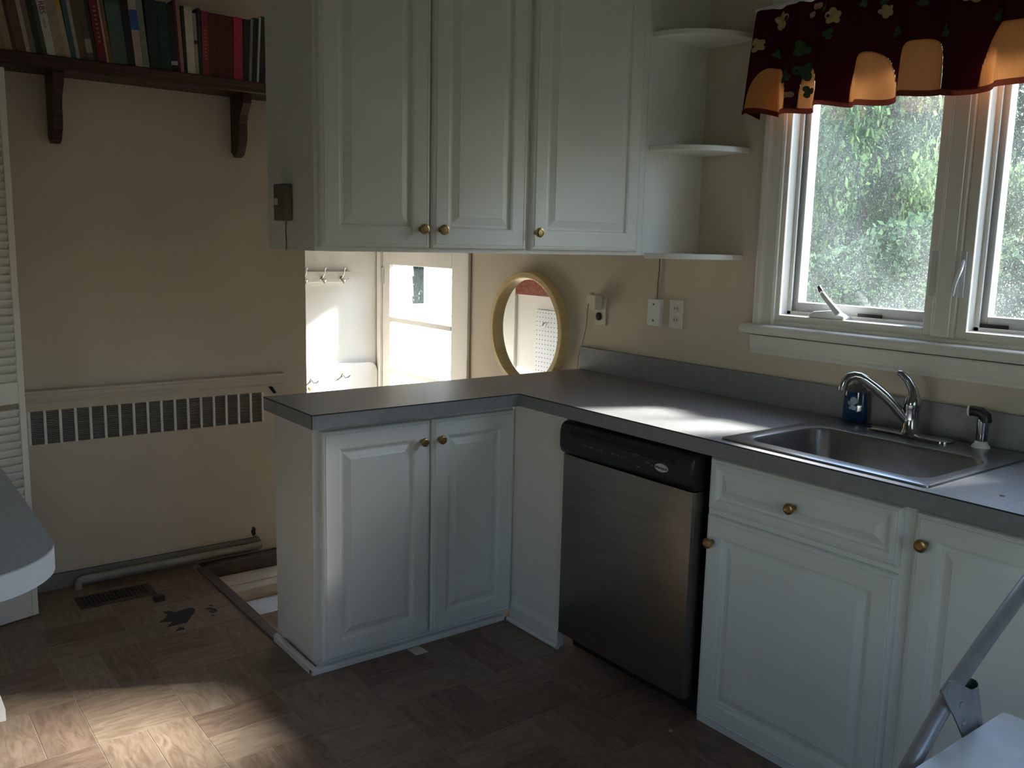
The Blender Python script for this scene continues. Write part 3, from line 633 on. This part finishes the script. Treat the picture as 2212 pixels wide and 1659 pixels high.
for i in range(17): link('louvre_bank',lme,rc,(gx0+i*pit_,0,0))
MB().prism([(-1.048,.742),(-1.036,.744),(-1.018,.716),(-1.026,.712)],1,YR-.032,YR-.0145).build('damper_lever','dark',rc)
# shade of a small ragged hole, put in as a flat dark plate
MB().prism([(-1.130+.012*math.cos(a)*(1.0 if k%2 else .7),.092+.022*math.sin(a)) for k,a in enumerate([2*math.pi*i/10 for i in range(10)])],1,YR-.0150,YR-.0142).build('broken_hole','dark',rc)
struct(B(-2.5,-1.112,YR-.013,YR-.001,0,.062).build('baseboard_left','baseboard_grey'),'grey baseboard in the gap below the radiator panel','baseboard')
tag(MB().tube([(-1.862,YR-.050,.0),(-1.862,YR-.050,.018),(-1.857,YR-.050,.030),(-1.842,YR-.050,.035),(-1.3,YR-.046,.036),(-1.108,YR-.044,.036)],.0150,12).build('heating_pipe','pipe',smooth=50),'painted heating pipe running along the wall above the floor register','pipe')
fr_=thing('floor_register',(-1.76,1.08,0),'brown metal floor register near the radiator wall','vent')
MB().rings([rrect(-1.899,-1.622,1.014,1.146,.004,.0005),rrect(-1.897,-1.624,1.016,1.144,.004,.004),rrect(-1.885,-1.636,1.030,1.130,.004,.006)],True,True).build('plate','register',fr_)
sl=MB().box(0,.0085,1.036,1.080,.0058,.0066).mesh('slot','dark'); 
for i in range(16):
    for dy in (0,.046): link('slot',sl,fr_,(-1.880+i*.0148,dy,0))
# stains, cap, tape on the floor
st=thing('floor_stain',(-1.62,.74,0),'dark ragged burnt patch with small flecks on the vinyl floor','stain')
def flat(pts,z=.0008): return MB().prism([(x,y) for x,y in pts],2,0.0002,z)
flat([(-1.684,.752),(-1.66,.772),(-1.648,.80),(-1.655,.83),(-1.634,.828),(-1.618,.800),(-1.595,.806),(-1.572,.812),(-1.552,.806),(-1.550,.780),(-1.562,.757),(-1.580,.735),(-1.590,.718),(-1.612,.686),(-1.632,.69),(-1.655,.686),(-1.684,.685),(-1.668,.706),(-1.652,.722),(-1.672,.735),(-1.692,.742)]).build('patch','stain',st)
flat([(-1.672,.628),(-1.655,.636),(-1.638,.632),(-1.632,.652),(-1.645,.663),(-1.655,.650)]).build('fleck','stain',st)
flat([(-1.520,.770),(-1.500,.774),(-1.484,.750),(-1.486,.722),(-1.508,.716),(-1.515,.735),(-1.502,.75)]).build('fleck','stain',st)
flat([(-1.498,.795),(-1.488,.798),(-1.482,.786),(-1.492,.78)]).build('fleck','stain',st)
flat([(-1.522,.700),(-1.510,.705),(-1.506,.692),(-1.516,.69)]).build('fleck','stain',st)
ch_=thing('chair_glide',(-1.632,.952,0),'small black plastic cap on the floor beside the register','cap')
MB().rings([rrect(-1.652,-1.614,.935,.975,.006,.0003),rrect(-1.650,-1.616,.937,.973,.006,.016),rrect(-1.645,-1.621,.942,.968,.005,.018)],True,True).build('cap','black_plastic',ch_)
MB().lathe([(.004,0),(.004,.003)],(-1.632,.936,.006),(0,-1,0),8).build('pin','chrome',ch_)
tag(MB().add([(-1.062,.048,.0011),(-1.015,.046,.0011),(-1.012,-.012,.0011),(-1.060,-.010,.0011),(-1.062,.048,.0003),(-1.015,.046,.0003),(-1.012,-.012,.0003),(-1.060,-.010,.0003)],[(0,1,2,3),(4,7,6,5),(0,4,5,1),(1,5,6,2),(2,6,7,3),(3,7,4,0)]).build('tape_strip','tape'),'short strip of pale tape on the floor at the peninsula doors','tape')
tag(MB().lathe([(.002,0),(.006,.001),(.004,.004),(.0,.005)],(-.70,-.84,0.0002),(0,0,1),7).build('lint_tuft','tape'),'white lint tuft on the floor at the dishwasher corner','lint')

# ------------------------------------------------------------------ bookshelf and books
ZS=2.006
bs=thing('bookshelf',(-1.5,YR,1.95),'dark stained wooden wall shelf on two scroll brackets full of books','shelf')
MB().prism([(YR-.0005,ZS-.045),(YR-.165,ZS-.045),(YR-.172,ZS-.040),(YR-.172,ZS-.026),(YR-.178,ZS-.020),(YR-.178,ZS-.004),(YR-.174,ZS),(YR-.0005,ZS)],0,-2.45,-.93).build('board','wood_dark',bs)
for x in (-1.852,-1.165):
    p=[(YR-.0005,ZS-.046),(YR-.150,ZS-.046),(YR-.150,ZS-.085),(YR-.135,ZS-.100),(YR-.110,ZS-.125),(YR-.098,ZS-.160),(YR-.100,ZS-.200),(YR-.090,ZS-.240),(YR-.060,ZS-.280),(YR-.030,ZS-.290),(YR-.012,ZS-.275),(YR-.0005,ZS-.27)]
    MB().prism(p,0,x-.018,x+.018).build('bracket','wood_dark',bs,bevel=.003)
px=[0,150,300,450,573]; pX=[-2.032,-1.817,-1.582,-1.326,-1.097]
def x_of(p):
    for i in range(4):
        if p<=px[i+1] or i==3: return pX[i]+(p-px[i])*(pX[i+1]-pX[i])/(px[i+1]-px[i])
mat('pages',(.62,.56,.44),.9,col2=(.55,.49,.38),nscale=40,stretch=(20,1,1))
BK=[ # px0, px1, height, lean deg, colour, label, band
(0,12,.262,9,(.34,.24,.14),'tan cloth book at the left edge of the picture',None),
(12,28,.270,9,(.36,.27,.17),'wide tan book second from the left picture edge',None),
(28,36,.258,9,(.13,.02,.02),'dark maroon thin book beside the wide tan one',None),
(36,57,.265,9,(.15,.085,.055),'brown book left of a thin pinkish paperback',None),
(57,67,.272,9,(.52,.42,.36),'thin pinkish white paperback on the shelf',None),
(67,79,.262,9,(.20,.16,.12),'grey-brown book right of the thin pinkish paperback',None),
(79,93,.268,9,(.020,.028,.022),'nearly black green book among leaning paperbacks',None),
(93,103,.258,9,(.07,.075,.08),'slim charcoal book left of the lettered white spine',(.72,1.0,(.42,.36,.30))),
(103,122,.275,9,(.66,.66,.60),'white paperback with brown lettering down its spine',None),
(122,145,.268,9,(.42,.33,.22),'wide buff paperback right of the lettered white spine',None),
(145,156,.262,9,(.52,.44,.33),'cream paperback with an orange yellow block near its top',(.66,.93,(.62,.30,.03))),
(156,167,.266,8,(.05,.12,.13),'thin teal book right of the cream paperback',None),
(167,175,.262,8,(.40,.37,.32),'thin light grey book right of the teal one',None),
(175,190,.258,8,(.14,.085,.04),'brown leather-look book left of the faded olive one',None),
(190,205,.262,8,(.10,.095,.07),'faded olive book with pale flecks at its foot',(.10,.28,(.28,.28,.26))),
(205,213,.258,8,(.03,.02,.022),'thin black book left of the deep red one',None),
(213,232,.270,7,(.20,.018,.028),'deep red book with faint white title marks',None),
(232,236.5,.268,7,(.62,.42,.38),'very thin pale pink booklet beside the deep red book',None),
(236.5,245,.255,7,(.26,.13,.05),'thin rust brown book left of the wide grey-green one',None),
(245,278,.258,6,(.085,.135,.115),'wide faded grey-green book with a darker top panel',(.80,1.0,(.04,.085,.065))),
(278,295,.246,6,(.008,.008,.010),'thick black book left of the blue banded spine',None),
(295,312,.250,5,(.50,.43,.36),'pale book with a bright blue band across its spine',(.52,.80,(.02,.10,.42))),
(312,325,.247,5,(.23,.28,.25),'pale sage book right of the blue banded one',None),
(325,350,.246,3,(.010,.030,.022),'black-green thick book left of the bottle green one',None),
(350,372,.246,3,(.012,.055,.040),'bottle green thick book in the middle of the row',None),
(372,387,.242,3,(.012,.012,.014),'black book with a small white mark at its foot',(.10,.16,(.45,.45,.45))),
(387,392,.262,3,(.10,.02,.025),'very thin wine red book beside the black one',None),
(392,400,.262,3,(.45,.20,.19),'slim dusty pink book taller than its neighbours',None),
(400,407,.244,2,(.02,.018,.012),'very thin black book left of the short white one',None),
(407,425,.244,2,(.70,.66,.54),'bright cream white book in the right half of the row',None),
(425,433,.225,2,(.40,.33,.25),'short buff booklet with a black bar on its spine',(.50,.56,(.02,.02,.02))),
(433,441,.246,1,(.02,.025,.035),'slim navy book left of the crimson volume',None),
(441,456,.240,0,(.27,.03,.045),'crimson volume with worn gilt lines',None),
(456,473,.237,0,(.10,.014,.014),'first of three matching dark maroon volumes',None),
(473,491,.237,0,(.11,.018,.016),'middle one of three matching dark maroon volumes',None),
(491,507,.236,0,(.10,.013,.016),'last of three matching maroon volumes, beside the raspberry book',None),
(507,527,.237,-1,(.50,.03,.075),'bright raspberry red book near the right end',None),
(527,540,.235,-2,(.018,.02,.022),'black book right of the raspberry red one',None),
(540,546,.240,-3,(.25,.26,.28),'very thin grey booklet between two black books',None),
(546,557,.246,-3,(.014,.015,.017),'black book with a dull sheen near the cabinet',None),
(557,562,.252,-3.5,(.55,.55,.54),'very thin white booklet near the cabinet edge',None),
(562,576,.256,-3.5,(.02,.02,.018),'last black book, partly hidden by the wall cabinet',None),
]
for i,(a,b_,h,lean,colr,lab_,band) in enumerate(BK):
    xa,xb=x_of(a),x_of(b_); wd=max(.004,xb-xa-.0008); dp_=.118+.022*random.random()
    mat('book_%d'%i,colr,.6,col2=tuple(c*.78 for c in colr),nscale=30,bump=.15,bscale=300)
    L=R(lean); t=thing('book',(xb if lean>0 else xa,YR-.156,ZS+.0005),lab_,'book','books on the dark wall shelf')
    # local frame pivots about the bottom corner that rests on the board
    def sh(m_):  # lean about Y
        s0=1 if lean>0 else -1; out=[]
        for x,y,z in m_.v:
            X=x-(wd if lean>0 else 0)
            out.append((X*math.cos(L)-z*math.sin(L),y,X*math.sin(L)*(-0 if False else 1)+z*math.cos(L)))
        # keep the lowest corner on the shelf
        mz=min(o[2] for o in out); m_.v=[(o[0],o[1],o[2]-mz) for o in out]; return m_
    th=min(.0025,wd*.2)
    cover=MB().box(0,wd,0,.003,0,h).box(0,th,.003,dp_,0,h).box(wd-th,wd,.003,dp_,0,h)
    zoff=min(X*math.sin(L) for X in ((-wd,0) if lean>0 else (0,wd)))
    def ln(m_):
        out=[]
        for x,y,z in m_.v:
            X=x-(wd if lean>0 else 0); out.append((X*math.cos(L)-z*math.sin(L),y,X*math.sin(L)+z*math.cos(L)-zoff))
        m_.v=out; return m_
    ox=t.location
    def bb(m_,n_,mt): 
        o=m_.mesh(n_,mt); q=bpy.data.objects.new(n_,o); COL.objects.link(q); q.parent=t; return q
    bb(ln(cover),'cover','book_%d'%i)
    bb(ln(MB().box(th,wd-th,.003,dp_-.003,.003,h-.003)),'pages','pages')
    if band:
        mat('band_%d'%i,band[2],.6); bb(ln(MB().box(.0006,wd-.0006,-.0008,0,band[0]*h,band[1]*h)),'spine_band','band_%d'%i)
    if 'lettering' in lab_:
        mat('ink_brown',(.14,.045,.03),.6)
        for s_,sz,zz in (('CARBS',.027,.178),('rence',.015,.108)):
            c_=bpy.data.curves.new('spine_title','FONT'); c_.body=s_; c_.size=sz; c_.extrude=.0003; c_.align_x='CENTER'; c_.align_y='CENTER'; q=bpy.data.objects.new('spine_title',text_mesh(c_,'ink_brown')); COL.objects.link(q); q.parent=t
            q.location=(-wd/2-zz*math.sin(L),-.0006,zz*math.cos(L)); q.rotation_euler=Matrix.Rotation(-L,3,'Y').to_euler(); q.rotation_euler=(Matrix.Rotation(-L,3,'Y')@Matrix.Rotation(R(90),3,'X')@Matrix.Rotation(R(-90),3,'Z')).to_euler()
    if 'title marks' in lab_ or 'gilt' in lab_:
        mat('ink_pale_%d'%i,(.42,.22,.20),.6)
        for k in range(9): bb(ln(MB().box(wd*.35,wd*.65,-.0005,0,h*(.25+.055*k),h*(.27+.055*k))),'title_mark','ink_pale_%d'%i)

# ------------------------------------------------------------------ louvred bifold door
ld_=thing('door_2',(-2.04,1.08,0),'cream louvred bifold closet door at the left picture edge','door',kind='structure')
ang=math.atan2(.29,.956); Wd=.38
def LP(u,d,z): # u measured back from the leading edge, d towards the room
    return (-2.0405-u*math.cos(ang)+d*math.sin(ang), 1.0791-u*math.sin(ang)-d*math.cos(ang), z)
def lbox(u0,u1,d0,d1,z0,z1):
    m_=MB().box(u0,u1,d0,d1,z0,z1); m_.v=[LP(*v) for v in m_.v]; return m_
ZTOP=1.935; st_=.022
lbox(0,st_,0,.026,.004,ZTOP).build('stile','trim',ld_,bevel=.002); lbox(Wd-st_,Wd,0,.026,.004,ZTOP).build('stile','trim',ld_,bevel=.002)
for z0_,z1_ in ((.004,.115),(.795,.872),(1.86,ZTOP)): lbox(st_,Wd-st_,.001,.025,z0_,z1_).build('rail','trim',ld_,bevel=.002)
sm=MB().prism([(0.003,0),(.006,-.002),(.024,.028),(.021,.030)],0,st_,Wd-st_)
sm.v=[LP(u,d,z) for u,d,z in sm.v]; sme=sm.mesh('slat','trim')
for z0_,z1_ in ((.118,.790),(.874,1.85)):
    z=z0_
    while z<z1_-.02: link('slat',sme,ld_,(0,0,z)); z+=.0285
t=None

# ------------------------------------------------------------------ left counter with rounded corner
lc=thing('breakfast_counter',(-2.6,0,0),'pale blue-grey counter with rounded corner and white edge at the left picture edge','counter')
def ctop(z,ins):
    x1,y0_,r=-2.273-ins,-.945+ins,.155-ins; pts=[]
    for k in range(17):
        a=R(-90+90*k/16); pts.append((x1-r+r*math.cos(a),y0_+r+r*math.sin(a),z))
    return pts+[(x1,.95,z),(-3.1,.95,z),(-3.1,y0_,z)]
MB().rings([ctop(ZC-.044,.002),ctop(ZC-.043,0),ctop(ZC-.0022,0)],True,False).build('edge_band','edge_pale',lc,smooth=30)
MB().rings([ctop(ZC-.0024,.0006),ctop(ZC,.0006)],True,True).build('top','counter_pale',lc)
MB().box(-3.05,-2.268,.32,.93,.06,ZC-.045).build('base','paint',lc)
MB().prism([(-2.268,0),(-2.243,0),(-2.243,.035),(-2.256,.09),(-2.268,.095)],1,.306,.94).box(-3.05,-2.268,.306,.94,0,.06).build('skirting','paint',lc)

# ------------------------------------------------------------------ folding step stool
fs=thing('step_stool',(-1.18,-2.0,0),'white-topped folding metal step stool in the bottom right corner','stool')
MB().rings([rrect(-1.45,-.957,-2.22,-1.826,.010,.578),rrect(-1.45,-.957,-2.22,-1.826,.010,.596),rrect(-1.447,-.960,-2.217,-1.829,.010,.600)],True,True).build('top_step','stool_white',fs,smooth=30)
for y in (-1.80,-2.246):
    MB().tube([(-1.935,y,.002),(-1.20,y,.585),(-1.105,y,.662)],.0135,14).build('leg','stool_metal',fs,smooth=50)
    MB().tube([(-1.112,y,.664),(-1.0,y,.728),(-.863,y,.797),(-.71,y,.874)],.0135,14).build('arm_rail','stool_metal',fs,smooth=50)
    s_=1 if y>-2 else -1
    br=MB().prism([(-1.168,.694),(-1.150,.708),(-1.128,.702),(-1.060,.664),(-1.022,.575),(-1.07,.575),(-1.12,.638)],1,y+s_*-.018,y+s_*-.0150).build('bracket','stool_metal',fs)
    MB().tube([(-1.055,y-s_*.008,.672),(-1.015,y-s_*.008,.575)],.0135,10,False).build('bracket_fold','stool_metal',fs,smooth=50)
    for x,z in ((-1.150,.692),(-1.100,.652),(-1.085,.615)):
        MB().lathe([(.006,0),(.0055,.002),(.003,.0035),(.0,.004)],(x,y-s_*.018,z),(0,-s_,0),12).build('rivet','stool_metal',br)
    MB().tube([(-.99,y,.578),(-.80,y,.003)],.0125,12).build('leg','stool_metal',fs,smooth=50)
MB().tube([(-1.75,-1.80,.15),(-1.75,-2.246,.15)],.010,10).build('stretcher','stool_metal',fs,smooth=50)

# ------------------------------------------------------------------ outdoors
g=MB().box(.15,60,-40,60,-.75,-.62); struct(g.build('ground','grass'),'grass yard outside the windows','ground')
struct(B(-60,-4.52,-40,40,-.75,-.62).build('ground_side','grass'),'grass on the far side of the house','ground')
struct(B(.15,9,1.0,9.2,-.62,-.60).build('driveway','concrete'),'pale sunlit concrete outside the back door','ground')
struct(B(.15,1.5,.9,2.6,-.62,LZ-.03).build('porch_step','concrete'),'pale concrete porch step outside the back door','step')
tag(B(1.125,1.15,3.40,3.425,-.6,2.2).build('porch_post','sash',bevel=.004),'thin grey post outside the back door glass','post')
ga=thing('carport',(1.7,3.6,-.6),'white sided carport wall glimpsed bright through the back door','building')
ox0,ox1,oz0,oz1=1.02,1.20,.90,1.46
MB().box(.7,ox0,3.52,3.64,-.6,2.6).box(ox1,3.0,3.52,3.64,-.6,2.6).box(ox0,ox1,3.52,3.64,-.6,oz0).box(ox0,ox1,3.52,3.64,oz1,2.6).build('wall','siding',ga)
for i in range(20):
    za=-.58+i*.155; segs=[(.7,3.0)] if za+.15<oz0+.01 or za>oz1-.02 else [(.7,ox0),(ox1,3.0)]
    for xa,xb in segs: MB().prism([(3.52,za),(3.495,za),(3.518,za+.15),(3.52,za+.15)],0,xa,xb).build('siding_board','siding',ga)
MB().prism([(3.40,2.6),(3.40,2.65),(3.75,2.75),(3.75,2.6)],0,.6,3.1).build('roof','baseboard_grey',ga)
# trees: three crowns of leaves shared by all
def crown(seed,n,mt):
    rr=random.Random(seed); g=MB(); cl_=[]
    for _ in range(42):
        a=rr.random()*2*math.pi; zz=rr.random(); rad=(.35+.75*math.sin(math.pi*min(1,.12+zz*.86)))*math.sqrt(rr.random())
        cl_.append((rad*math.cos(a),rad*math.sin(a),zz,.18+.2*rr.random()))
    for _ in range(n):
        cx,cy,cz2,cr_=rr.choice(cl_); d=Vector((rr.gauss(0,1),rr.gauss(0,1),rr.gauss(0,1))).normalized()*cr_*(rr.random()**.4)
        c_=Vector((cx,cy,cz2*1.0))+Vector((d.x,d.y,d.z*.6)); s=.013+.012*rr.random()
        u=Vector((rr.gauss(0,1),rr.gauss(0,1),rr.gauss(0,.6))).normalized(); v=u.cross(Vector((rr.gauss(0,1),rr.gauss(0,1),rr.gauss(0,1)))).normalized()
        g.add([c_-u*s,c_+v*s*.55,c_+u*s,c_-v*s*.55],[(0,1,2,3)])
    me=bpy.data.meshes.new('foliage'); me.from_pydata(g.v,[],g.f); me.materials.append(M[mt]); return me
def hedge_mesh(n,L=19,H=2.3,wd=.22,seed=11,ls=1):
    rr=random.Random(seed); g=MB()
    for _ in range(n):
        y=rr.random(); x=rr.gauss(0,wd); z=rr.random()**.8*(.93+.07*math.sin(y*60)); s=(.024+.02*rr.random())*ls; c_=Vector((x,y*L,z*H))
        u=Vector((rr.gauss(0,1),rr.gauss(0,1),rr.gauss(0,1))).normalized(); v=u.cross(Vector((rr.gauss(0,1),rr.gauss(0,1),rr.gauss(0,1)))).normalized()
        g.add([c_-u*s,c_+v*s*.6,c_+u*s,c_-v*s*.6],[(0,1,2,3)])
    me=bpy.data.meshes.new('foliage'); me.from_pydata(g.v,[],g.f); me.materials.append(M['leaf_dark']); return me
hg=thing('hedge',(4.1,-5,-.62),'long dark hedge in front of the trees outside the sink window, added to block low sky','hedge')  # added to keep low sky light off the wall cabinets
o=link('foliage',hedge_mesh(60000,19,2.3,.14,11,1.1),hg,(3.85,-13.5,-.62)); o['kind']='stuff'
MB().tube([(4.1,-4,-.64),(4.12,-4,.2),(4.1,-4.02,1.0)],[.05,.04,.02],8).build('stem','bark',hg)
hg=thing('hedge',(8.75,-10,-.62),'tall unseen hedge screen added far to the right to block low sky','hedge')  # added out of view, cuts horizon sky reaching the wall cabinets
o=link('foliage',hedge_mesh(46000,22,5.0,.13,12,1.6),hg,(8.75,-22.5,-.62)); o['kind']='stuff'
MB().tube([(8.75,-9,-.64),(8.76,-9,1.2),(8.75,-9.02,3.0)],[.08,.06,.03],8).build('stem','bark',hg)
hg=thing('hedge',(13.25,4,-.62),'distant tall hedge behind all the yard trees in the casement view','hedge')
o=link('foliage',hedge_mesh(40000,14,5.4,.06,13,2.2),hg,(13.25,-1.9,-.62)); o['kind']='stuff'
MB().tube([(13.25,4,-.64),(13.26,4,1.2),(13.25,4.02,3.0)],[.08,.06,.03],8).build('stem','bark',hg)
crowns=[crown(1,36000,'leaf'),crown(2,36000,'leaf_dark'),crown(5,36000,'leaf'),crown(8,8500,'leaf')]
trunk=MB().tube([(0,0,0),(.02,.01,.3),(-.01,.03,.7),(.02,0,.95)],[.055,.045,.03,.012],10).mesh('trunk','bark',50)
def tree(x,y,r,h,k,label,base=.5):
    t=thing('tree',(x,y,-.62),label,'tree','trees beyond the yard')
    o=link('foliage',crowns[k],t,(x,y,-.62+base)); o.scale=(r,r,h-base); o.rotation_euler=(0,0,random.random()*6); o['kind']='stuff'
    o=link('trunk',trunk,t,(x,y,-.64)); tk=.45 if k<3 else .1; o.scale=(h*tk,h*tk,h*.8)
TR=[(6.4,3.0,1.36,4.15,0,'bright leafy tree nearest the yard, filling both casement views'),(6.4,7.2,1.36,4.15,1,'dark leafy tree nearest the yard toward the garage'),
(6.4,-1.6,1.36,4.15,0,'leafy tree nearest the yard, out of sight to the right'),(10.9,5.0,1.45,5.0,1,'dark tree in the second row behind the left casement view'),(10.9,.4,1.45,5.0,0,'pale tree in the second row behind the right casement view'),
(11.4,-4.2,1.45,5.0,2,'leafy tree in the second row far to the right'),(6.3,-6.5,1.3,4.15,1,'dark tree near the yard corner out of sight'),(1.9,-10.0,1.36,4.15,0,'bright tree right of centre behind the house'),(-2.6,-10.0,1.36,4.15,1,'dark tree behind the house near its middle'),(-7.1,-10.0,1.36,4.15,2,'leafy tree left of centre behind the house'),(15.6,7.4,1.5,5.9,2,'farthest tree behind the left casement view'),(15.6,2.8,1.5,5.9,1,'farthest dark tree between the two casement views'),(15.6,-1.8,1.5,5.9,0,'farthest bright tree to the right outside')]
for a in TR: tree(*a)
tree(3.45,7.75,.7,3.4,1,'dark tree glimpsed through the upper back door pane',.3)
tree(2.05,-1.60,.58,4.12,3,'unseen high-crowned sapling added close to the house to dim the floor sun',3.62)  # added out of view to thin the sun falling on the floor
tree(1.30,-2.22,.34,3.36,1,'unseen columnar evergreen added to block sun from the right casement',.1)  # added out of view to keep direct sun off the sink
